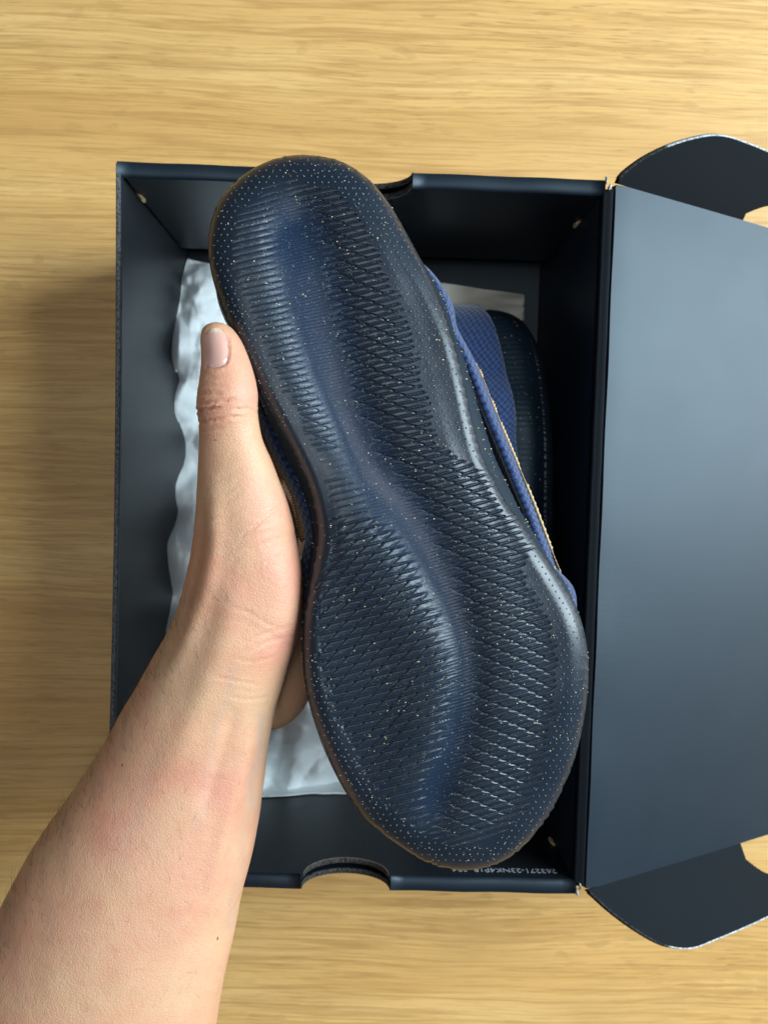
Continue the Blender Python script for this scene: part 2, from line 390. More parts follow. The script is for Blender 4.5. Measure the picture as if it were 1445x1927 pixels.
# printed code on the inside of the near wall
fc = bpy.data.curves.new('code', 'FONT'); fc.body = '263271-23NK4P18  324'; fc.size = 0.0052; fc.extrude = 0.00004
fo = bpy.data.objects.new('code', fc); COL.objects.link(fo)
bpy.context.view_layer.update()
me = bpy.data.meshes.new_from_object(fo.evaluated_get(bpy.context.evaluated_depsgraph_get()))
bpy.data.objects.remove(fo)
pr = bpy.data.objects.new('printed_code', me); COL.objects.link(pr); me.materials.clear(); me.materials.append(M_print)
ywall = -hl + 0.0071 + 0.0002
pt = plane_hit(1047, 1640, np.array([0, ywall, 0]), Y)
pr.matrix_world = Matrix(((-1, 0, 0, pt[0]), (0, 0, 1, ywall), (0, 1, 0, pt[2] - 0.002), (0, 0, 0, 1)))
pr.parent = [o for o in box.children if o.name.startswith('wall')][1]
print('code z', pt)

# scuffed white corners where the card has torn
for x_, y_ in ((1141, 338), (1147, 352), (1086, 1682), (1092, 1670)):
    c0 = U(x_, y_, BH + 0.0006); r = np.random.default_rng(int(x_)); m = 9
    t = np.linspace(0, 2 * math.pi, m, endpoint=False); rad = r.uniform(0.0005, 0.0014, m)
    vv = [c0 + np.array([rad[k] * 0.6 * math.cos(t[k]), rad[k] * 1.5 * math.sin(t[k]), r.uniform(-.0006, .0003)]) for k in range(m)] + [c0 + Z * 0.0008]
    vv += [q_ - Z * 0.0012 for q_ in vv[:m]]
    obj('torn_corner', vv, [(k, (k + 1) % m, m) for k in range(m)] + [(k, m + 1 + k, m + 1 + (k + 1) % m, (k + 1) % m) for k in range(m)], M_white_edge, box, smooth=False)
# lid, hanging open to the right
LT = math.radians(27.0)
ld = np.array([math.cos(LT), 0, -math.sin(LT)]); ln = np.array([math.sin(LT), 0, math.cos(LT)])
h0 = U(1160, 345, BH); h1 = U(1109, 1676, BH)
lidx = (h0[0] + h1[0]) / 2
L0 = np.array([lidx, 0, BH - 0.0008])
yt, yb = h0[1], h1[1]
LWD = 0.236
lid = None
nu, nv_ = 40, 60
a_ = np.linspace(0, LWD, nu); b_ = np.linspace(yb, yt, nv_)
A, B = np.meshgrid(a_, b_, indexing='ij')
# the card bends a little and its first centimetre curls into the score
lift = 0.0016 * np.sin(A / LWD * math.pi) * np.cos((B - (yt + yb) / 2) / (yt - yb) * 2.2) - 0.0011 * np.exp(-A / 0.0022) + 0.00018 * np.sin(B * 95 + A * 40) * np.exp(-A / 0.03)
top = L0 + A[..., None] * ld + (B[..., None] * Y) + lift[..., None] * ln
bot = top - ln * 0.0026
V = np.concatenate([top.reshape(-1, 3), bot.reshape(-1, 3)]); n = nu * nv_
g = grid_faces(nu, nv_); F = [tuple(q) for q in g] + [tuple(q[::-1] + n) for q in g]
ring = [i * nv_ for i in range(nu)] + [(nu - 1) * nv_ + j for j in range(1, nv_)] + [i * nv_ + nv_ - 1 for i in range(nu - 2, -1, -1)] + [j for j in range(nv_ - 2, 0, -1)]
F += [(ring[k], ring[(k + 1) % len(ring)], ring[(k + 1) % len(ring)] + n, ring[k] + n)[::-1] for k in range(len(ring))]
lid = obj('lid', V, F, M_card, box)
lm = lid.modifiers.new('edge', 'EDGE_SPLIT'); lm.split_angle = math.radians(50)
# front tuck panel of the lid, bent down at its far edge
pe = L0 + LWD * ld
v, f = prism([(yb, 0.0), (yt, 0.0), (yt - 0.01, -0.045), (yb + 0.01, -0.045)], pe + ln * -0.0015, Y, np.array([ld[0] * 0.9, 0, -0.05]) / np.linalg.norm([ld[0] * 0.9, 0, -0.05]) * -1, ln, -0.0013, 0.0013)
obj('tuck_panel', v, f, M_card, lid, smooth=False)
def ear(edge_y, sgn, pxs, tilt):
    """side flap of the lid; its outline lies in a plane hinged on the lid's side edge"""
    c, s_ = math.cos(tilt), math.sin(tilt)
    e1 = ld; e2 = Y * sgn * c + ln * s_; nn = np.cross(e1, e2); nn /= np.linalg.norm(nn)
    if nn[2] < 0: nn = -nn
    p0 = L0 + Y * edge_y
    P = [plane_hit(x, y, p0, nn) for x, y in pxs]
    loc = [((p - p0) @ e1, (p - p0) @ e2) for p in P]
    return loc, p0, e1, e2, nn
ear_top = [(1166, 337), (1180, 322), (1215, 297), (1262, 274), (1305, 261), (1340, 255), (1370, 258), (1400, 268), (1445, 286), (1500, 312), (1545, 345), (1560, 385), (1540, 408), (1500, 398), (1470, 390), (1445, 388), (1425, 393), (1403, 402)]
ear_bot = [(1403, 1617), (1425, 1634), (1445, 1644), (1475, 1645), (1505, 1630), (1545, 1600), (1565, 1625), (1550, 1660), (1500, 1695), (1445, 1724), (1400, 1745), (1345, 1768), (1305, 1783), (1270, 1783), (1235, 1772), (1190, 1745), (1150, 1715), (1122, 1690), (1111, 1680)]
for ey, sg, pxs in ((yt, 1, ear_top), (yb, -1, ear_bot)):
    loc, p0, e1, e2, nn = ear(ey, sg, pxs, math.radians(28))
    if sg > 0: loc = [(0.0, 0.0)] + loc + [(loc[-1][0], 0.0)]
    else: loc = [(loc[0][0], 0.0)] + loc + [(0.0, 0.0)]
    fine_ = crom([l for l in loc[1:-1]], 90)
    poly = [loc[0]] + [tuple(q) for q in fine_] + [loc[-1]]
    v, f = prism(poly, p0, e1, e2, nn, -0.0026, 0.0)
    fl = obj('side_flap', v, f, M_flap, lid, smooth=False)
    # raw flap edge, coloured white where it faces the light, dark near the hinge
    P2 = np.array([p0 + e1 * a + e2 * b for a, b in fine_])
    tg = np.gradient(P2, axis=0); tg /= np.linalg.norm(tg, axis=1)[:, None]
    on = np.cross(tg, nn); cen = P2.mean(0)
    if ((P2 - cen) * on).sum() < 0: on = -on
    wv = 0.5 + 0.5 * sstep(0.02, 0.07, fine_[:, 0])
    ring = np.stack([P2 - on * 0.0002 + nn * 0.0001, P2 + on * (0.0005 * wv)[:, None] - nn * 0.0002, P2 + on * (0.0006 * wv)[:, None] - nn * 0.0027, P2 - nn * 0.0028], 1)
    pxe = PROJ(P2); m = len(P2)
    inner_cut = (pxe[:, 0] > 1398) & (np.abs(pxe[:, 1] - (395 if sg > 0 else 1625)) < 30)
    w1 = np.nonzero((pxe[:, 0] > 1255) & ~inner_cut & (fine_[:, 1] > 0.004))[0]
    obj('raw_edge', ring[w1].reshape(-1, 3), grid_faces(len(w1), 4, True), M_white_edge, fl)
    w2 = np.nonzero((pxe[:, 0] <= 1262))[0]
    obj('raw_edge', ring[w2].reshape(-1, 3), grid_faces(len(w2), 4, True), M_dkedge, fl)

# ------------------------------------------------------------------ tissue paper
def facets(x, y, k, seed):
    r = np.random.default_rng(seed); h = np.zeros_like(x)
    for i in range(k):
        a = r.uniform(0, math.pi); c = r.uniform(-0.16, 0.16); s_ = r.uniform(0.02, 0.10)
        d = x * math.cos(a) + y * math.sin(a) - c + 0.006 * np.sin(30 * (x * -math.sin(a) + y * math.cos(a)) + i)
        h += np.abs(((d / s_ + 100) % 2.0) - 1.0) * s_ * r.uniform(0.02, 0.11)
    return h
pl = crom([(352, 487), (338, 520), (322, 566), (320, 640), (312, 730), (316, 800), (309, 880), (304, 980), (299, 1080), (297, 1180), (294, 1290), (300, 1400), (330, 1480), (420, 1504), (492, 1505), (540, 1500), (600, 1508), (650, 1512), (700, 1505), (800, 1490), (900, 1480)], 260)
ptop = crom([(352, 487), (400, 497), (460, 500), (560, 500), (700, 505), (840, 512), (960, 540)], 200)
zl = np.interp(np.linspace(0, 1, 260), [0, .08, .12, .25, .55, .62, .68, 1], [.008, .024, .028, .034, .048, .046, .042, .040])
innp = crom([(700, 520), (740, 800), (800, 1200), (900, 1470)], 260)
topp = crom([(352, 487), (400, 497), (460, 500), (560, 503), (640, 510), (700, 520)], 120)
nu = 190; uu = np.linspace(0, 1, nu)
G = pl[:, None] * (1 - uu)[None, :, None] + innp[:, None] * uu[None, :, None]
tc_ = np.stack([np.interp(uu, np.linspace(0, 1, 120), topp[:, k]) for k in range(2)], 1)
G = G + (tc_ - G[0])[None] * np.exp(-np.arange(260) / 40.0)[:, None, None]
zb = 0.006 + (zl - 0.006)[:, None] * (1 - uu[None]) ** 1.3
W0 = U(G[..., 0], G[..., 1], zb); gx, gy = W0[..., 0], W0[..., 1]
edge = np.minimum(1, uu[None, :] * 14 + 0.22)
cr = facets(gx + 0.02 * vnoise(gx * 22, gy * 22, 3), gy + 0.02 * vnoise(gx * 22, gy * 22, 8), 26, 4) * 1.5
cr += 0.5 * facets(gx * 2.2 + 0.3 + 0.03 * vnoise(gx * 30, gy * 30, 5), gy * 2.2, 22, 9)
cr += 0.30 * facets(gx * 4.1 - 0.2 + 0.04 * vnoise(gx * 40, gy * 40, 6), gy * 4.1 + 0.1, 26, 13)
cr = cr - np.median(cr)
zz = np.maximum(zb + cr * edge * 2.1, 0.0045)
W0 = U(G[..., 0], G[..., 1], zz); gx = np.clip(W0[..., 0], -hw + 0.0032, hw - 0.004); gy = np.clip(W0[..., 1], -hl + 0.0078, hl - 0.0078)
ts = obj('tissue_paper', np.stack([gx, gy, zz], -1).reshape(-1, 3), grid_faces(260, nu), M_tissue, smooth=False)
ts['label'] = 'crumpled white tissue paper lining the bottom of the shoe box'; ts['category'] = 'tissue paper'
sm = ts.modifiers.new('thick', 'SOLIDIFY'); sm.thickness = 0.0003

# folded-over loose corner of the tissue
def sheet_patch(name, corners_px, z_fn, mat, n=30):
    c = [np.array(q, float) for q in corners_px]
    a, b = np.meshgrid(np.linspace(0, 1, n), np.linspace(0, 1, n), indexing='ij')
    P = c[0][None, None] * ((1 - a) * (1 - b))[..., None] + c[1][None, None] * (a * (1 - b))[..., None] + c[2][None, None] * (a * b)[..., None] + c[3][None, None] * ((1 - a) * b)[..., None]
    P = P + 4 * np.stack([vnoise(a * 5, b * 5, 3) - 0.5, vnoise(a * 5, b * 5, 9) - 0.5], -1)
    W = U(P[..., 0], P[..., 1], z_fn(a, b))
    o = obj(name, W.reshape(-1, 3), grid_faces(n, n), mat)
    s_ = o.modifiers.new('thick', 'SOLIDIFY'); s_.thickness = 0.0003
    return o
p2 = sheet_patch('stuffing_paper', [(800, 528), (985, 552), (988, 600), (790, 612)], lambda a, b: 0.038 + 0.016 * b * b + 0.006 * vnoise(a * 3.3, b * 3, 5) + 0.004 * np.sin(a * 7 + b * 3), M_cream)
p2['label'] = 'cream paper poking out behind the heel of the boxed shoe'; p2['category'] = 'paper'

# ------------------------------------------------------------------ shoe
ZS = 0.195
CTRL = [(575,291,575,315),(640,303,632,325),(690,335,680,352),(725,375,715,390),(750,415,742,430),(780,470,772,480),(810,525,808,530),
(832,575,838,578),(848,620,862,622),(863,675,892,680),(876,730,914,732),(889,790,936,788),(905,850,962,850),(928,900,983,900),(956,950,1004,950),
(985,990,1022,998),(1012,1028,1036,1035),(1040,1070,1050,1075),(1066,1112,1066,1112),(1087,1155,1078,1155),(1100,1200,1086,1200),(1106,1250,1090,1250),
(1104,1310,1086,1305),(1095,1370,1077,1360),(1080,1430,1060,1415),(1060,1480,1040,1465),(1035,1530,1015,1510),(1005,1570,988,1548),(970,1605,955,1580),
(930,1628,920,1602),(885,1637,880,1610),(840,1634,842,1606),(795,1618,803,1592),(750,1590,764,1566),(710,1560,727,1538),(675,1525,694,1505),(645,1480,664,1465),
(620,1430,640,1418),(600,1380,620,1370),(585,1330,604,1325),(575,1280,594,1275),(571,1220,588,1218),(573,1165,586,1165),(581,1110,584,1110),(590,1060,580,1060),
(596,1010,574,1010),(591,960,562,955),(577,910,541,903),(555,860,515,855),(527,805,490,800),(500,755,474,752),(474,700,462,700),(450,645,450,645),(428,597,436,597),
(410,550,422,550),(397,500,412,500),(393,455,410,458),(400,410,417,418),(415,375,432,386),(440,345,455,360),(480,315,490,336),(525,297,532,320)]
CTRL = np.array(CTRL, float)
CTRL[8:18, 2] -= 15
CTRL[45:53, 2] += 14
_in = (CTRL[:, 1] < 520) | (CTRL[:, 1] > 1150)
CTRL[_in, 2:] = CTRL[_in, :2] + (CTRL[_in, 2:] - CTRL[_in, :2]) * 1.9
NC = len(CTRL); TOE = 30
NO = NC * 26
OUT = crom(CTRL[:, :2], NO, True); UPP = crom(CTRL[:, 2:], NO, True)
AX0, AX1 = np.array([560., 300.]), np.array([880., 1637.])
axd = (AX1 - AX0); axl = np.linalg.norm(axd); axd = axd / axl
def axis_t(x, y): return ((x - AX0[0]) * axd[0] + (y - AX0[1]) * axd[1]) / axl
def rocker(t): return -0.014 * np.clip((t - 0.70) / 0.30, 0, 2) ** 2 - 0.006 * np.clip((0.16 - t) / 0.16, 0, 2) ** 2
CH = crom([(505, 270), (530, 350), (565, 480), (580, 560), (600, 650), (635, 770), (695, 890), (770, 990), (838, 1120), (872, 1240), (862, 1370), (828, 1480), (800, 1570), (792, 1640)], 200)
CHW = np.interp(np.linspace(0, 1, 200), [0, 0.07, 0.13, 0.22, 0.35, 0.5, 0.65, 0.8, 1], [40, 52, 70, 78, 72, 62, 44, 38, 32])
def seg_dist(px, py, curve, closed):
    """coarse distance to a curve (and nearest index)"""
    best = np.full(px.shape, 1e9); idx = np.zeros(px.shape, int)
    for k in range(len(curve)):
        d = (px - curve[k, 0]) ** 2 + (py - curve[k, 1]) ** 2
        m = d < best; best = np.where(m, d, best); idx = np.where(m, k, idx)
    return np.sqrt(best), idx
def inside(px, py, poly):
    r = np.zeros(px.shape, bool); j = len(poly) - 1
    for i in range(len(poly)):
        xi, yi = poly[i]; xj, yj = poly[j]
        if yi != yj:
            c = ((yi > py) != (yj > py)) & (px < (xj - xi) * (py - yi) / (yj - yi) + xi); r ^= c
        j = i
    return r
CS = 5.0
cgx = np.arange(370, 1131, CS); cgy = np.arange(270, 1661, CS)
GX, GY = np.meshgrid(cgx, cgy)
D0, _ = seg_dist(GX, GY, OUT[::3], True); IN = inside(GX, GY, OUT[::6]); D0 = np.where(IN, D0, -D0)
DC, IC = seg_dist(GX, GY, CH, False)
tgc = np.gradient(CH, axis=0)
SIDE = np.sign((GX - CH[IC, 0]) * tgc[IC, 1] - (GY - CH[IC, 1]) * tgc[IC, 0])   # + right of the channel
DCS = DC * SIDE; WC = CHW[IC]
def bil(Fg, x, y):
    u = np.clip((x - cgx[0]) / CS, 0, len(cgx) - 1.001); v_ = np.clip((y - cgy[0]) / CS, 0, len(cgy) - 1.001)
    i, j = v_.astype(int), u.astype(int); a, b = v_ - i, u - j
    return (Fg[i, j] * (1 - b) + Fg[i, j + 1] * b) * (1 - a) + (Fg[i + 1, j] * (1 - b) + Fg[i + 1, j + 1] * b) * a
def hash1(k, s=0.0): return (np.sin(np.floor(k) * 12.9898 + s) * 43758.5453) % 1.0
def margin(x, y, right):
    mr = np.interp(y, [300, 420, 700, 840, 885, 1030, 1075, 1200, 1400, 1500, 1640], [42, 54, 70, 64, 3, 3, 46, 50, 48, 38, 34])
    ml = np.interp(y, [300, 420, 600, 800, 900, 1000, 1100, 1200, 1300, 1450, 1640], [42, 38, 34, 32, 28, 24, 8, 14, 28, 42, 36])
    return np.where(right, mr, ml)
def sole_fields(x, y):
    d = bil(D0, x, y); dcs = bil(DCS, x, y); wc = bil(WC, x, y)
    right = dcs > 0
    return d, dcs, wc, right
def base_height(x, y, d, dcs, wc):
    R = np.interp(y, [290, 560, 640, 960, 1090, 1640], [36, 32, 24, 24, 34, 46])
    q = np.clip(1 - d / R, 0, 1)
    h = -0.0068 * (1 - np.sqrt(np.clip(1 - q ** 2.2, 0, 1)))
    ad = np.abs(dcs)
    val = 1 - sstep(0.05, 1.45, ad / wc)
    chan_end = sstep(35, np.interp(y, [300, 500, 700], [150, 130, 110]), d)
    h -= np.interp(y, [300, 800, 1100, 1640], [0.0034, 0.0030, 0.0020, 0.0018]) * val * chan_end
    # the two pads swell a little either side of the channel, the medial arch is hollow
    h += 0.0016 * np.exp(-((ad - wc * 1.9) / 55) ** 2) * sstep(10, 60, d)
    h -= 0.0030 * np.exp(-((x - 590) / 95) ** 2 - ((y - 930) / 120) ** 2)
    h += rocker(axis_t(x, y))
    return h, val * chan_end
def tread(x, y, d, dcs, wc, right, chan):
    mg = margin(x, y, right)
    warp = 5 * (vnoise(x / 90, y / 90, 1) - 0.5)
    a = y + 0.235 * x + warp + 0.00010 * (x - 640) ** 2 * (-0.3 + 1.3 * sstep(-70, 70, dcs))
    lf = (~right) & (y > 960)
    spa = np.where(lf, 16.6, 12.6)
    pa = a / spa
    ragged = 14 * hash1(pa + 0.5, 3.0)
    ragc = 16 * hash1(pa + 0.5, 8.0)
    body = sstep(0, 5, d - mg - ragged) * sstep(-14, 26, np.abs(dcs) - wc * 0.50 * sstep(58, 120, d) - ragc)
    da = np.abs((pa % 1.0) - 0.5) * spa            # px to the line at frac .5
    ga = np.exp(-(da / 1.7) ** 2)
    bl = 0.766 * x + 0.643 * y + 4 * (vnoise(x / 70, y / 70, 5) - 0.5)
    br = -0.40 * x + 0.917 * y + 7 * (vnoise(x / 70, y / 70, 6) - 0.5)
    b = np.where(lf, bl, br); spb = np.where(lf, 21.0, 23.0)
    pb = b / spb + 0.05 * np.sin(pa * 2 * np.pi)
    db = np.abs((pb % 1.0) - 0.5) * spb
    wb = np.where(lf, 2.7, 2.0)
    strength_b = np.where(right, np.interp(y, [400, 560, 1500, 1600], [0.55, 1, 1, 0.5]) * sstep(mg + 10, mg + 40, d),
                          np.where(lf, np.interp(y, [970, 1000, 1420, 1560], [0.2, 1, 1, 0.25]), np.interp(y, [430, 640, 820, 860], [0.15, 0.6, 0.8, 0.1])))
    gb = np.exp(-(db / wb) ** 2) * strength_b
    waist_left = (~right) & (y > 850) & (y < 975)
    amp = np.where(waist_left, 0.30, 1.0) * np.where((~right) & (y < 900), 0.38, 1.0)
    g = np.maximum(ga, gb)
    g = np.maximum(ga * np.where(lf, 1.7, 1.1), gb * np.where(lf, 0.75, 0.9)); h = -0.00066 * amp * g * body
    # each cell is tipped a little, like a scale
    h += body * amp * (-0.00034 * ((pa + 0.5) % 1.0 - 0.5) + 0.00022 * strength_b * ((pb + 0.5) % 1.0 - 0.5) * np.where(lf, -1, 1))
    # fine ribs in the channel
    pf = a / 6.3
    h += np.interp(y, [900, 1150], [0.00006, 0.00014]) * (np.abs((pf % 1) - 0.5) * 2 - 0.5) * np.clip(chan * 1.6, 0, 1) * (0.35 + 0.65 * vnoise(x / 25, y / 12, 2))
    return h, body
STEP = 1.35
sx = np.arange(388, 1112, STEP); sy = np.arange(286, 1643, STEP)
SX, SY = np.meshgrid(sx, sy)
d, dcs, wc, right = sole_fields(SX, SY)
# snap the rim of the grid onto the outline
gyd, gxd = np.gradient(D0, CS); gl = np.sqrt(gxd ** 2 + gyd ** 2) + 1e-9
nx_, ny_ = bil(gxd / gl, SX, SY), bil(gyd / gl, SX, SY)
keep = d > -2.4
outm = d < 0.6
SX2 = np.where(outm, SX - nx_ * (d - 0.0), SX); SY2 = np.where(outm, SY - ny_ * (d - 0.0), SY)
d2 = np.maximum(np.where(outm, 0, d), 0)
hb, chan = base_height(SX2, SY2, d2, dcs, wc)
ht, body = tread(SX2, SY2, d2, dcs, wc, right, chan)
HH = hb + ht
P = U(SX2, SY2, ZS + HH)
cell = keep[:-1, :-1] & keep[1:, :-1] & keep[:-1, 1:] & keep[1:, 1:]
nr, ncol = SX.shape
ii, jj = np.nonzero(cell)
q = np.stack([ii * ncol + jj, (ii + 1) * ncol + jj, (ii + 1) * ncol + jj + 1, ii * ncol + jj + 1], 1)
used = np.zeros(nr * ncol, bool); used[q.ravel()] = True
remap = np.cumsum(used) - 1
SV = P.reshape(-1, 3)[used]; SF = remap[q]
ROOT = np.append(U(735, 965, ZS)[:2], ZS)
shoe = empty('shoe', ROOT, 'upturned navy shoe held in the hand, gold-speckled rubber sole towards the viewer', 'shoe', 'pair of navy shoes')
sole = obj('outsole', SV, SF, M_sole, shoe, True, ROOT)
at = sole.data.attributes.new('channel', 'FLOAT', 'POINT'); at.data.foreach_set('value', (chan * np.interp(SY2, [950, 1150], [1.0, 0.5])).ravel()[used].astype(np.float32))
print('sole verts', len(SV))

def sole_z(x, y):
    d, dcs, wc, right = sole_fields(x, y); d = np.maximum(d, 0)
    hb, ch = base_height(x, y, d, dcs, wc); ht, bd = tread(x, y, d, dcs, wc, right, ch)
    return ZS + hb + ht, d, dcs, wc, right, bd, ch
# flecks and moulded studs
OCT = np.array([(1, 0, 0), (0, 1, 0), (-1, 0, 0), (0, -1, 0), (0, 0, 1)], float)
OCF = np.array([(0, 1, 4), (1, 2, 4), (2, 3, 4), (3, 0, 4)])
def scatter(name, x, y, r, hgt, mat, parent, seg=4):
    z = sole_z(x, y)[0]; C = U(x, y, z)
    th = np.linspace(0, 2 * np.pi, seg, endpoint=False)
    rings = [np.stack([np.cos(th), np.sin(th), 0 * th - 0.35], 1), np.stack([0.72 * np.cos(th), 0.72 * np.sin(th), 0 * th + 0.62], 1), np.array([[0, 0, 1.0]])]
    base = np.concatenate(rings)
    f = [(k, (k + 1) % seg, seg + (k + 1) % seg) for k in range(seg)] + [(k, seg + (k + 1) % seg, seg + k) for k in range(seg)] + [(seg + k, seg + (k + 1) % seg, 2 * seg) for k in range(seg)]
    V = C[:, None] + base[None] * np.stack([r, r, hgt], -1)[:, None]
    ang = rng.uniform(0, 6.28, len(x))
    F = np.array(f)[None] + (np.arange(len(x)) * len(base))[:, None, None]
    o = obj(name, V.reshape(-1, 3), F.reshape(-1, 3), mat, parent, True, ROOT); o['kind'] = 'stuff'; return o
def rand_pts(n, seed):
    r = np.random.default_rng(seed); x = r.uniform(392, 1108, n * 2); y = r.uniform(290, 1640, n * 2)
    m = bil(D0, x, y) > 6; return x[m][:n], y[m][:n]
PXM = 0.274 / 1392
x, y = rand_pts(2000, 1)
cl = vnoise(x / 60, y / 60, 11); m = cl > rng.uniform(0.1, 1.0, len(x)) * 0.8; x, y = x[m], y[m]
r = (0.50 + 1.15 * rng.random(len(x)) ** 3.0) * PXM
scatter('gold_flecks', x, y, r, r * 0.5, M_speck, shoe)
x, y = rand_pts(9000, 2)
_, d_, dcs_, wc_, rt_, bd_, ch_ = sole_z(x, y)
m = rng.random(len(x)) < (0.10 + 0.75 * ch_ ** 0.7 + 0.12 * bd_) * np.where(y > 1560, 0.4, 1); x, y = x[m], y[m]
r = (0.34 + 0.40 * rng.random(len(x)) ** 2) * PXM
scatter('pale_flecks', x, y, r, r * 0.6, M_dust, shoe)
hx_, hy_ = np.meshgrid(np.arange(390, 1110, 13.0), np.arange(288, 1642, 11.0)); hx_ = hx_ + (np.arange(hx_.shape[0]) % 2)[:, None] * 6.5
hx_ = hx_.ravel() + rng.normal(0, 0.8, hx_.size); hy_ = hy_.ravel() + rng.normal(0, 0.8, hy_.size)
ok = bil(D0, hx_, hy_) > 7; hx_, hy_ = hx_[ok], hy_[ok]
_, d_, dcs_, wc_, rt_, bd_, ch_ = sole_z(hx_, hy_)
ok = (bd_ < 0.02) & (ch_ < 0.05) & (d_ < margin(hx_, hy_, rt_) + 6) & ~((~rt_) & (hy_ > 800) & (hy_ < 1230)); hx_, hy_ = hx_[ok], hy_[ok]
r = (1.8 + 0.6 * rng.random(len(hx_))) * PXM
scatter('rubber_studs', hx_, hy_, r, r * 0.75, M_dot, shoe, 6)

# side of the sole and the upper (rings from the sole's outline away from the viewer)
so = NO
zedge = sole_z(OUT[:, 0], OUT[:, 1])[0] + 0.0
zedge = ZS + base_height(OUT[:, 0], OUT[:, 1], np.zeros(so), bil(DCS, OUT[:, 0], OUT[:, 1]), bil(WC, OUT[:, 0], OUT[:, 1]))[0]
E0 = U(OUT[:, 0], OUT[:, 1], zedge)
zup = zedge - 0.022
E1 = U(UPP[:, 0], UPP[:, 1], zup - 0.004)
def outn(C):
    t = np.roll(C, -1, 0) - np.roll(C, 1, 0); n = np.stack([t[:, 1], -t[:, 0], 0 * t[:, 0]], 1); n /= np.linalg.norm(n, axis=1)[:, None]
    if ((C - C.mean(0)) * n).sum() < 0: n = -n
    return n
N0 = outn(E0)
dxy = ((E1 - E0) * N0).sum(1); bulge = np.maximum(dxy, 0)
def ringk(f, dz, extra): 
    c = E0 + N0 * (bulge * f + np.minimum(dxy, 0) * max(0, f - 0.4) + extra)[:, None]; c = c.copy(); c[:, 2] = zedge - dz; return c
rings = [ringk(0, -0.0004, -0.0003), ringk(0.02, 0.0016, 0.0006), ringk(0.15, 0.005, 0.0011), ringk(0.36, 0.010, 0.0012), ringk(0.50, 0.016, 0.0004), ringk(0.56, 0.020, -0.0012), ringk(0.50, 0.0225, -0.003)]
RR = np.array(rings); nrg = len(RR)
arc = np.cumsum(np.linalg.norm(E0 - np.roll(E0, 1, 0), axis=1)); ribm = sstep(0.25, 0.45, vnoise(arc * 9, arc * 0, 4))
for k_, w_ in ((3, 1.0), (4, 1.3), (5, 1.0)): RR[k_] += N0 * (0.00008 * w_ * ribm * np.sin(arc / arc[-1] * 2 * np.pi * 230))[:, None]
mids = obj('midsole', RR.reshape(-1, 3), grid_faces(nrg, so, True)[:, ::-1], M_mid, shoe, True, ROOT)
fi = rng.integers(0, so, 420); fk = rng.uniform(1.2, 5.2, 420); k0 = fk.astype(int); fr_ = (fk - k0)[:, None]
FC = RR[k0, fi] * (1 - fr_) + RR[k0 + 1, fi] * fr_ + N0[fi] * 0.0001
fr2 = (0.8 + 1.2 * rng.random(420) ** 2) * PXM
FV = FC[:, None] + (np.concatenate([OCT, [[0, 0, -1.0]]])[None] * fr2[:, None, None])
FF = np.concatenate([OCF, OCF[:, [1, 0, 2]] + np.array([0, 0, 1])])[None] + (np.arange(420) * 6)[:, None, None]
fs = obj('gold_flecks', FV.reshape(-1, 3), FF.reshape(-1, 3), M_speck, mids, True, ROOT); fs['kind'] = 'stuff'
# upper: a dome from the midsole, open at the ankle
hR = int(TOE / NC * NO); nrow = 150
ru = np.linspace(0, 1, nrow)
def half(C, i0, i1):
    idx = np.linspace(i0, i1, nrow); k = np.floor(idx).astype(int); fr = (idx - k)[:, None]
    return C[k % NO] * (1 - fr) + C[(k + 1) % NO] * fr
UB = E1.copy(); UB = UB + 0
Rh = half(UB, 0, hR); Lh = half(UB, NO, hR)
ncr = 70
th = np.linspace(-0.42, math.pi + 0.42, ncr)
Hs = np.interp(ru, [0, 0.12, 0.3, 0.45, 0.6, 0.8, 0.95, 1.0], [0.038, 0.040, 0.038, 0.036, 0.033, 0.028, 0.024, 0.021])
mid = (Rh + Lh) / 2; hv = (Rh - Lh) / 2
cs = np.sign(np.cos(th)) * np.abs(np.cos(th)) ** 0.9; sn = np.sin(th)
Pu = mid[:, None] + hv[:, None] * cs[None, :, None]
lean = 0.30 * np.clip(sn, 0, 1) ** 2
Pu = Pu + (mid - Pu.transpose(1, 0, 2)).transpose(1, 0, 2) * (lean * 0.5)[None, :, None]
sdep = np.where(sn > 0, np.abs(sn) ** 0.85, -0.45 * np.abs(sn))
Pu[..., 2] = (mid[:, 2] + 0.0)[:, None] - Hs[:, None] * np.where(sn > 0, sdep, 0)[None] + np.where(sn < 0, 0.018 * np.abs(sn), 0)[None]
Pu[..., 2] += 0.0009 * np.sin(ru * 60)[:, None] * 0
open_ = (ru[:, None] < 0.40) & (sn[None, :] > 0.62 + 0.25 * (ru[:, None] / 0.40) ** 3) & (ru[:, None] > 0.012)
fu = grid_faces(nrow, ncr); ic, jc = fu[:, 0] // ncr, fu[:, 0] % ncr
kp = ~open_[ic, jc]
up = obj('upper', Pu.reshape(-1, 3), fu[kp], M_mesh, shoe, True, ROOT)
s_ = up.modifiers.new('thick', 'SOLIDIFY'); s_.thickness = 0.003; s_.offset = -1
def weave(o, G):
    a1 = np.concatenate([np.zeros((1, G.shape[1])), np.cumsum(np.linalg.norm(np.diff(G, axis=0), axis=2), 0)]).mean(1)
    b1 = np.concatenate([np.zeros((G.shape[0], 1)), np.cumsum(np.linalg.norm(np.diff(G, axis=1), axis=2), 1)], 1)
    b1 = b1 - b1[:, G.shape[1] // 2][:, None]
    wv = np.stack([a1[:, None] * 0.71 + b1 * 0.71, a1[:, None] * 0.71 - b1 * 0.71, 0 * b1], -1).reshape(-1, 3)
    o.data.attributes.new('weave', 'FLOAT_VECTOR', 'POINT').data.foreach_set('vector', wv.astype(np.float32).ravel())
weave(up, Pu)
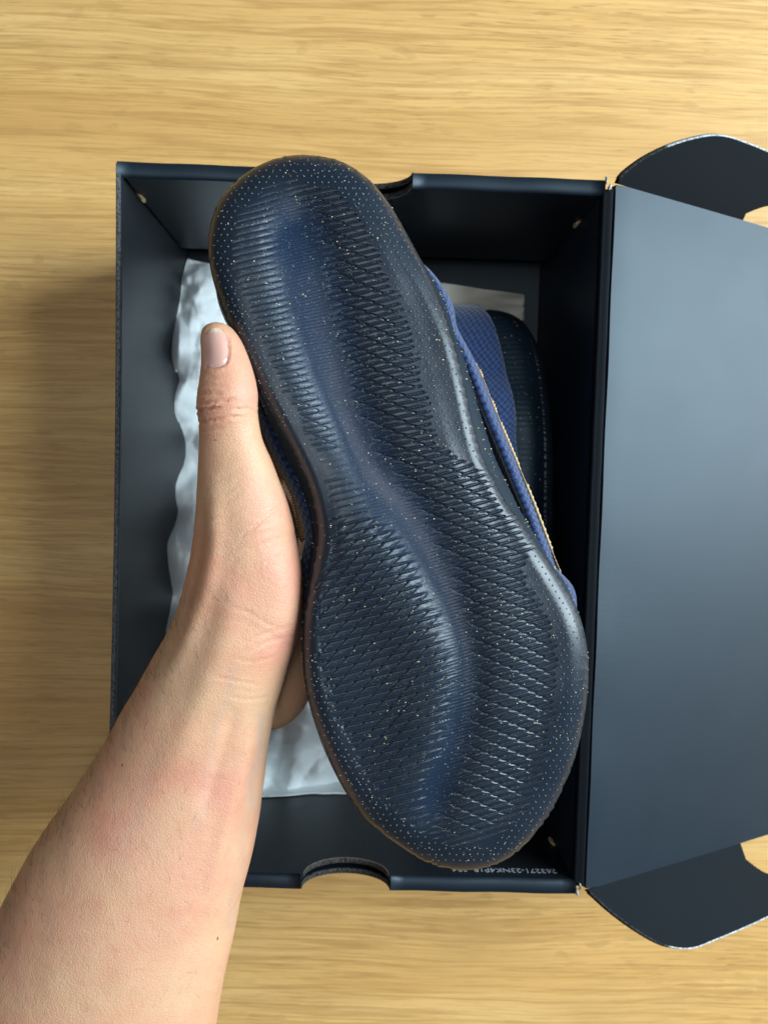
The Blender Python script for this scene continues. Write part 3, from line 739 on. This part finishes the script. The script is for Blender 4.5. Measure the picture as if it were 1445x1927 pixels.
# collar lining: a darker sock inside the opening
inn = Pu[:, ::2] * 0.0 + mid[:, None] + (Pu[:, ::2] - mid[:, None]) * 0.88
jn = np.where(sn[::2] > -0.05)[0]
io = inn[3:62][:, jn]; fo_ = grid_faces(io.shape[0], len(jn))
ic, jc = fo_[:, 0] // len(jn), fo_[:, 0] % len(jn)
kk = ~((sn[::2][jn][jc] > 0.60))
obj('collar_lining', io.reshape(-1, 3), fo_[kk], M_lining, up, True, ROOT)
# tongue and laces across the instep
tr = np.arange(58, 104); tj = np.arange(26, 45)
tg_ = Pu[tr][:, tj].copy(); tg_[..., 2] -= 0.0025
tongue = obj('tongue', tg_.reshape(-1, 3), grid_faces(len(tr), len(tj)), M_mesh_dark, shoe, True, ROOT)
weave(tongue, tg_)
s_ = tongue.modifiers.new('thick', 'SOLIDIFY'); s_.thickness = 0.0025
for k in range(6):
    rI = 64 + k * 7; a = Pu[rI][24:47].copy(); b2 = Pu[rI + (5 if k % 2 else -3)][24:47]
    w_ = np.linspace(0, 1, len(a))[:, None]; pth = a * (1 - w_) + b2 * w_; pth[:, 2] -= 0.006
    v, f = tube(pth, 0.0022, 8); obj('lace', v, f, M_black, tongue, True, ROOT)
# stitched gold cord along the outer edge of the upper
def cord(name, pts, zoff, rad, mat, parent, wob=0.0, n=700):
    c = crom(pts, n); z = np.interp(c[:, 1], [600, 1100], [ZS - 0.030, ZS - 0.030]) + zoff
    pth = U(c[:, 0], c[:, 1], z); t = np.linspace(0, 1, n)
    rr = rad * (1 + wob * np.sin(t * 330)) * np.clip(np.minimum(t, 1 - t) * 14 + 0.15, 0, 1)
    if wob == 0.25: rr = rr * (0.25 + 0.9 * sstep(0.30, 0.5, vnoise(t * 16, t * 0, 2)))
    v, f = tube(pth, rr, 6); return obj(name, v, f, mat, parent, True, ROOT)
RP = [(890, 685), (901, 708), (920, 756), (941, 808), (968, 872), (1001, 952), (1034, 1040), (1050, 1080)]
cord('stitching', [(x - 1, y + 1) for x, y in RP], 0.000, 0.0009, M_black, up, 0.45)
cord('gold_piping', [(x + 5.0, y - 2.0) for x, y in RP], -0.0020, 0.00055, M_gold, up, 0.25)
LP = [(484, 785), (492, 815), (504, 842), (525, 872), (547, 906), (563, 945), (570, 985), (570, 1020)]
cord('gold_piping', [(x - 2, y) for x, y in LP], -0.004, 0.0020, M_gold, up, 0.12)

# second shoe lies on its side in the box, sole to the right wall
dv = U(AX0[0], AX0[1], ZS) - U(AX1[0], AX1[1], ZS); alpha = math.atan2(dv[0], dv[1])
def copy_tree(o, parent=None):
    c = o.copy(); COL.objects.link(c)
    if parent is not None: c.parent = parent
    for ch in list(o.children): copy_tree(ch, c)
    return c
shoe2 = copy_tree(shoe)
shoe2['label'] = 'navy mesh shoe lying on its side inside the box, partly hidden by the held shoe'
Mirr = Matrix.Diagonal((-0.955, 0.955, 0.955, 1))
Rz = Matrix.Rotation(alpha, 4, 'Z')
Ry = Matrix.Rotation(math.radians(99), 4, 'Y')
hp = U(930, 590, 0.055)
Tm = Matrix.Translation((hw - 0.0134, -0.0105, 0.0525))
shoe2.matrix_world = Tm @ Matrix.Rotation(math.radians(2), 4, 'Z') @ Ry @ Mirr @ Rz

# ------------------------------------------------------------------ person: left forearm and hand
person = empty('person', (float(U(400, 1290, .15)[0]), float(U(400, 1290, .15)[1]), 0.0), 'bare left forearm and hand from the lower left, thumb pressed along the held shoe', 'person')
PO = np.array(person.location)
ST = [  # xL yL xR yR z  depth-radius(m)
 (402,610,420,609,.1655,.0035),(391,613,435,616,.1655,.0062),(381,624,449,632,.166,.0085),(379,645,460,652,.1665,.0095),(381,680,472,684,.167,.0102),
 (377,715,481,716,.1675,.0112),(373,745,485,745,.168,.0118),(372,768,484,766,.1675,.0118),(376,795,486,790,.1665,.0115),(377,830,494,828,.165,.0118),
 (375,870,511,866,.163,.0130),(373,912,527,908,.161,.0145),(370,955,542,950,.159,.0165),(366,1005,555,1000,.157,.0185),(358,1055,563,1050,.155,.020),
 (348,1100,567,1102,.1535,.0215),(334,1146,567,1155,.152,.0225),(315,1190,560,1210,.151,.0235),(290,1236,540,1265,.150,.0242),(262,1287,520,1325,.149,.0250),
 (235,1330,509,1380,.1485,.0255),(205,1385,503,1425,.148,.0262),(170,1440,497,1478,.148,.0275),(115,1520,487,1545,.148,.0300),(58,1605,473,1618,.149,.0325),
 (0,1715,449,1712,.150,.0350),(-58,1830,425,1826,.151,.0375),(-115,1945,405,1940,.152,.0395),(-170,2060,388,2055,.153,.0405),(-225,2180,372,2170,.154,.0410)]
ST = np.array(ST, float)
S = crom(ST, 260); S[:, 4] += np.interp(np.arange(260), [0, 110, 200, 259], [.0275, .0265, .024, .022])
Lp = U(S[:, 0], S[:, 1], S[:, 4]); Rp = U(S[:, 2], S[:, 3], S[:, 4])
cen = (Lp + Rp) / 2; hv = (Rp - Lp) / 2
na = 72; th = np.linspace(0, 2 * math.pi, na, endpoint=False)
ca, sa = np.cos(th), np.sin(th)
sq = np.interp(np.arange(260), [0, 60, 110, 259], [1.0, 0.92, 0.95, 1.0])
cc_ = np.sign(ca)[None] * np.abs(ca)[None] ** sq[:, None]; ss_ = np.sign(sa)[None] * np.abs(sa)[None] ** sq[:, None]
V1 = cen[:, None] + hv[:, None] * cc_[..., None] + Z[None, None] * (S[:, 5][:, None] * ss_)[..., None]
F1 = [tuple(t) for t in grid_faces(260, na, True)] + [tuple(range(na))[::-1], tuple(259 * na + k for k in range(na))]
bmv, bmf = [V1.reshape(-1, 3)], [F1]; off = 260 * na
def add_part(v, f):
    global off
    bmv.append(np.asarray(v)); bmf.append([tuple(int(i) + off for i in t) for t in f]); off += len(v)
def ellip_path(stations, n=40, seg=24):
    """stations: px py z, radius across, radius in depth"""
    s_ = crom(stations, n); s_[:, 2] += 0.0165; C = U(s_[:, 0], s_[:, 1], s_[:, 2])
    t = np.gradient(C, axis=0); t /= np.linalg.norm(t, axis=1)[:, None]
    a = np.cross(t, Z); a /= np.linalg.norm(a, axis=1)[:, None]; b = np.cross(a, t)
    th = np.linspace(0, 2 * math.pi, seg, endpoint=False)
    taper = np.sqrt(np.clip(1 - (np.abs(np.linspace(-1, 1, n)) ** 8), 0.02, 1))
    v = C[:, None] + a[:, None] * (np.cos(th)[None] * (s_[:, 3] * taper)[:, None])[..., None] + b[:, None] * (np.sin(th)[None] * (s_[:, 4] * taper)[:, None])[..., None]
    f = [tuple(q_) for q_ in grid_faces(n, seg, True)] + [tuple(range(seg))[::-1], tuple((n - 1) * seg + k for k in range(seg))]
    return v.reshape(-1, 3), f
# palm, facing the shoe, and its outer heel
add_part(*ellip_path([(400,1330,.140,.022,.024),(440,1230,.130,.024,.030),(470,1120,.118,.021,.037),(490,1010,.102,.018,.038),(500,940,.092,.014,.034)]))
add_part(*ellip_path([(490,1368,.140,.007,.008),(516,1318,.136,.0130,.015),(532,1262,.130,.0145,.019),(534,1190,.120,.0135,.020),(525,1100,.108,.012,.020)]))
# fingers wrap under the shoe's upper
for y0, z0, ln_ in ((885, .105, 1.0), (935, .098, 1.06), (990, .092, 1.0), (1045, .088, 0.82)):
    add_part(*ellip_path([(478, y0 + 30, z0, .0110, .0110), (500, y0, z0 - .012, .0100, .0100), (540, y0 - 25, .078, .0094, .0094), (540 + 60 * ln_, y0 - 40, .075, .0088, .0086), (540 + 120 * ln_, y0 - 48, .079, .0082, .0078), (540 + 150 * ln_, y0 - 50, .083, .0070, .0065)], 36, 16))
me = bpy.data.meshes.new('arm_raw'); me.from_pydata([tuple(q_) for q_ in np.concatenate(bmv)], [], [t for fl_ in bmf for t in fl_]); me.update()
tmp = bpy.data.objects.new('arm_raw', me); COL.objects.link(tmp)
rm = tmp.modifiers.new('r', 'REMESH'); rm.mode = 'VOXEL'; rm.voxel_size = 0.0009
smo = tmp.modifiers.new('s', 'SMOOTH'); smo.factor = 0.5; smo.iterations = 10
bpy.context.view_layer.update()
am = bpy.data.meshes.new_from_object(tmp.evaluated_get(bpy.context.evaluated_depsgraph_get()))
bpy.data.objects.remove(tmp)
nvv = len(am.vertices); co = np.empty(nvv * 3, np.float32); am.vertices.foreach_get('co', co); co = co.reshape(-1, 3).astype(float)
no = np.empty(nvv * 3, np.float32); am.vertices.foreach_get('normal', no); no = no.reshape(-1, 3).astype(float)
print('arm verts', nvv)
pp = PROJ(co); facing = no[:, 2] > -0.15; facing &= co[:, 2] > 0.135
disp = np.zeros(nvv)
def crease(pts, depth, width, lip=0.35):
    c = crom(pts, max(12, len(pts) * 10)); lo, hi = c.min(0) - 14, c.max(0) + 14
    m = facing & (pp[:, 0] > lo[0]) & (pp[:, 0] < hi[0]) & (pp[:, 1] > lo[1]) & (pp[:, 1] < hi[1]); idx = np.nonzero(m)[0]
    if not len(idx): return
    q_ = pp[idx]; best = np.full(len(idx), 1e9); bi = np.zeros(len(idx), int)
    for k in range(len(c)):
        dd = ((q_ - c[k]) ** 2).sum(1); mm = dd < best; best[mm] = dd[mm]; bi[mm] = k
    dd = np.sqrt(best); fade = np.clip(np.minimum(bi, len(c) - 1 - bi) / (len(c) * 0.25) + 0.25, 0, 1)
    disp[idx] += fade * (-depth * np.exp(-(dd / width) ** 2) + lip * depth * np.exp(-((dd - 2.2 * width) / (1.3 * width)) ** 2))
for pts, dp in (([(368, 774), (385, 772), (400, 768), (414, 767)], .0011), ([(376, 759), (390, 758), (407, 757), (424, 755), (441, 750)], .0008), ([(374, 744), (388, 740), (402, 739), (416, 741)], .0006),
                ([(388, 727), (405, 726), (431, 729)], .0004), ([(374, 796), (390, 792), (409, 790), (438, 785), (455, 784)], .0007), ([(390, 710), (407, 711)], .00035),
                ([(440, 772), (465, 770), (486, 776)], .0005), ([(378, 812), (400, 808), (425, 806)], .0003)):
    crease(pts, dp * 1.7, 2.3)
for pts, dp in (([(470, 1001), (496, 975), (530, 952)], .0006), ([(452, 1012), (478, 990), (505, 985)], .0004), ([(430, 1062), (470, 1036), (520, 1015), (548, 1008)], .0004), ([(440, 1085), (480, 1066), (540, 1040)], .00035),
                ([(440, 1030), (475, 1012), (530, 990)], .0003), ([(428, 1140), (465, 1152), (508, 1176), (530, 1182)], .0004), ([(455, 1215), (490, 1195), (545, 1178)], .0004), ([(470, 1228), (505, 1208), (556, 1195)], .0004), ([(440, 1238), (480, 1245), (520, 1235)], .0003),
                ([(400, 930), (430, 925), (450, 905)], .0003), ([(395, 905), (420, 900), (445, 885)], .00028), ([(390, 950), (420, 948), (455, 925)], .0003), ([(388, 975), (425, 975), (460, 955)], .0003), ([(400, 1270), (440, 1280), (490, 1290)], .00035), ([(430, 1310), (470, 1316), (510, 1310)], .0003)):
    crease(pts, dp, 2.4, 0.25)
for k in range(70):      # fine skin lines over the ball of the thumb
    x0, y0 = rng.uniform(385, 540), rng.uniform(830, 1230); ln_ = rng.uniform(18, 55); a0 = rng.normal(-0.45 if y0 < 1080 else 0.25, 0.25)
    crease([(x0, y0), (x0 + ln_ * .5 * math.cos(a0), y0 + ln_ * .5 * math.sin(a0) + rng.normal(0, 1.5)), (x0 + ln_ * math.cos(a0), y0 + ln_ * math.sin(a0))], 0.00013, 1.6, 0.2)
# tendons and hollows of the wrist
def ridge(pts, hgt, width):
    c = crom(pts, 60); idx = np.nonzero(facing)[0]; q_ = pp[idx]; best = np.full(len(idx), 1e9); bi = np.zeros(len(idx))
    for k in range(60):
        dd = ((q_ - c[k]) ** 2).sum(1); mm = dd < best; best[mm] = dd[mm]; bi[mm] = k
    disp[idx] += hgt * np.exp(-best / width ** 2) * np.clip(np.minimum(bi, 59 - bi) / 14, 0, 1)
ridge([(400, 880), (405, 960), (402, 1040), (385, 1120), (350, 1210), (300, 1300)], .0014, 16)
ridge([(378, 930), (376, 1020), (362, 1100), (335, 1170)], -.0010, 9)
ridge([(440, 1090), (425, 1180), (395, 1270), (350, 1380), (290, 1500)], .0010, 26)
ridge([(480, 1350), (455, 1450), (425, 1560), (390, 1690)], .0012, 16)
ridge([(445, 1330), (415, 1430), (380, 1540)], -.0010, 15)
ridge([(515, 1030), (535, 1090), (538, 1150), (520, 1200)], .0016, 34)
# nail bed
NLx = lambda v_: np.interp(v_, [0, .08, .3, .7, .92, 1], [393, 386, 382.5, 384, 386, 390]); NRx = lambda v_: np.interp(v_, [0, .08, .3, .6, .85, .95, 1], [417, 424, 428.5, 429.5, 428, 424, 417])
NY0, NY1 = 621, 690
nv2 = (pp[:, 1] - NY0) / (NY1 - NY0)
nin = facing & (nv2 > -0.02) & (nv2 < 1.0) & (pp[:, 0] > NLx(nv2)) & (pp[:, 0] < NRx(nv2)) & (co[:, 2] > .182)
disp[nin] -= 0.0006
crease([(429, 628), (431, 645), (431, 665), (427, 680), (414, 690), (400, 692), (388, 690)], .0005, 2.2, 0.9)
disp += 0.0007 * (vnoise(co[:, 0] * 45 + 7, co[:, 1] * 45 + co[:, 2] * 30 + 3, 21) - 0.5) * (pp[:, 1] > 1000) + 0.0003 * (vnoise(co[:, 0] * 120, co[:, 1] * 120 + co[:, 2] * 90, 22) - 0.5)
co += no * disp[:, None]
am.vertices.foreach_set('co', (co - PO).astype(np.float32).ravel()); am.update()
am.polygons.foreach_set('use_smooth', np.ones(len(am.polygons), bool))
am.materials.clear(); am.materials.append(M_skin)
flush = np.zeros(nvv)
for fx, fy, fr, fa in ((478, 735, 30, 1.0), (430, 760, 45, .5), (400, 640, 60, .45), (555, 1080, 50, .7), (530, 1200, 50, .8), (545, 1130, 60, .4), (500, 960, 60, .5), (410, 1480, 60, .45), (330, 1600, 80, .4), (230, 1560, 60, .4), (300, 1760, 90, .35)):
    flush += fa * np.exp(-((pp[:, 0] - fx) ** 2 + (pp[:, 1] - fy) ** 2) / fr ** 2)
at = am.attributes.new('flush', 'FLOAT', 'POINT'); at.data.foreach_set('value', np.clip(flush, 0, 1).astype(np.float32))
vein = np.zeros(nvv)
for pts, vw, va in (([(496, 1350), (488, 1400), (478, 1460), (470, 1520)], 9, 1.0), ([(478, 1460), (462, 1540), (450, 1640), (430, 1740)], 8, .6), ([(440, 1250), (420, 1340), (395, 1440), (372, 1560)], 9, .5), ([(300, 1400), (270, 1500), (225, 1620)], 10, .35)):
    for q_ in crom(pts, 40): vein = np.maximum(vein, va * np.exp(-((pp[:, 0] - q_[0] - 4 * np.sin(q_[1] / 17)) ** 2 + (pp[:, 1] - q_[1]) ** 2) / vw ** 2))
at = am.attributes.new('vein', 'FLOAT', 'POINT'); at.data.foreach_set('value', vein.astype(np.float32))
arm = bpy.data.objects.new('forearm_and_hand', am); COL.objects.link(arm); arm.parent = person
bvh = BVHTree.FromPolygons([tuple(q_) for q_ in co], [tuple(p_.vertices) for p_ in am.polygons])
def on_arm(px, py):
    h_ = bvh.ray_cast(Vector(CAM), Vector(RAY(px, py)))
    return (np.array(h_[0]), np.array(h_[1])) if h_[0] is not None else (None, None)
# thumbnail
nn_u, nn_v = 17, 21; nvs = []; 
for j in range(nn_v):
    vv_ = j / (nn_v - 1); py = NY0 + (NY1 - NY0) * vv_
    for i in range(nn_u):
        u_ = i / (nn_u - 1); px = NLx(vv_) + (NRx(vv_) - NLx(vv_)) * u_
        pyy = py + (2.0 * (1 - (2 * u_ - 1) ** 2) * (1 if vv_ > .5 else -1) * abs(2 * vv_ - 1) ** 3)
        p_, n_ = on_arm(px, pyy)
        if p_ is None: p_ = U(px, pyy, .189)
        ed = min(u_, 1 - u_, 1 - vv_) * 6
        nvs.append(p_ + np.array([0, 0, 0.00075 * min(1, ed) + 0.0002]))
nvs = np.array(nvs).reshape(nn_v, nn_u, 3)
for _ in range(6):
    zc = nvs[..., 2].copy(); zc[1:-1, 1:-1] = (zc[:-2, 1:-1] + zc[2:, 1:-1] + zc[1:-1, :-2] + zc[1:-1, 2:]) / 4; nvs[..., 2] = zc
nail = obj('thumbnail', nvs.reshape(-1, 3), grid_faces(nn_v, nn_u)[:, ::-1], M_nail, person, True, PO)
tip = nvs[:3].copy(); tip[..., 2] += 0.00012
obj('nail_edge', tip.reshape(-1, 3), grid_faces(3, nn_u)[:, ::-1], M_nailtip, nail, True, PO)
for nm, mx, my, rr, mm in (('mole', 410, 1766, 0.0009, M_mole), ('mole', 231, 1440, 0.0007, M_mole), ('scratch', 405, 828, 0.0005, M_scratch)):
    p_, n_ = on_arm(mx, my)
    t = np.linspace(0, 2 * math.pi, 12, endpoint=False)
    e1 = np.cross(n_, Y); e1 /= np.linalg.norm(e1); e2 = np.cross(n_, e1)
    sx_ = 2.0 if nm == 'scratch' else 0.75
    vv_ = [p_ + e1 * rr * sx_ * math.cos(a) + e2 * rr * (0.5 if nm == 'scratch' else 1.2) * math.sin(a) - n_ * 0.0001 for a in t] + [p_ + n_ * 0.00025]
    obj(nm, vv_, [(k, (k + 1) % 12, 12) for k in range(12)], mm, person, True, PO)
# fine arm hair
hvs, hfs = [], []
def hair(px, py, ang, ln_, rad):
    p_, n_ = on_arm(px, py)
    if p_ is None: return
    dirv = np.array([math.cos(ang), math.sin(ang), 0]); dirv -= n_ * dirv.dot(n_); dirv /= (np.linalg.norm(dirv) + 1e-9)
    k = 5; cur = rng.normal(0, 0.5); side = np.cross(n_, dirv)
    pts = np.array([p_ + dirv * ln_ * t + n_ * ln_ * (0.42 * t - 0.25 * t * t) + side * ln_ * cur * 0.5 * t * t for t in np.linspace(0, 1, k)])
    rr = rad * np.linspace(1, 0.25, k); b0 = len(hvs)
    for q_, r_ in zip(pts, rr):
        for a in (0, 2.094, 4.189): hvs.append(q_ + r_ * (side * math.cos(a) + n_ * math.sin(a)))
    for s0 in range(k - 1):
        for a in range(3): hfs.append((b0 + s0 * 3 + a, b0 + s0 * 3 + (a + 1) % 3, b0 + s0 * 3 + 3 + (a + 1) % 3, b0 + s0 * 3 + 3 + a))
lx = lambda y_: np.interp(y_, [1000, 1146, 1236, 1330, 1440, 1520, 1605, 1715, 1830, 1927], [368, 336, 292, 237, 172, 117, 60, 2, -58, -108])
for k in range(420):
    y_ = rng.uniform(1130, 1920); o_ = abs(rng.normal(0, 30)) + 2.0
    hair(lx(y_) + o_, y_, math.radians(rng.normal(112, 24)), rng.uniform(.005, .011), rng.uniform(.00003, .000055))
for k in range(260):
    y_ = rng.uniform(1300, 1920); x_ = rng.uniform(lx(y_) + 40, 470)
    hair(x_, y_, math.radians(rng.normal(100, 30)), rng.uniform(.003, .006), rng.uniform(.000016, .000026))
hr = obj('arm_hair', np.array(hvs), hfs, M_hair, person, True, PO); hr['kind'] = 'stuff'
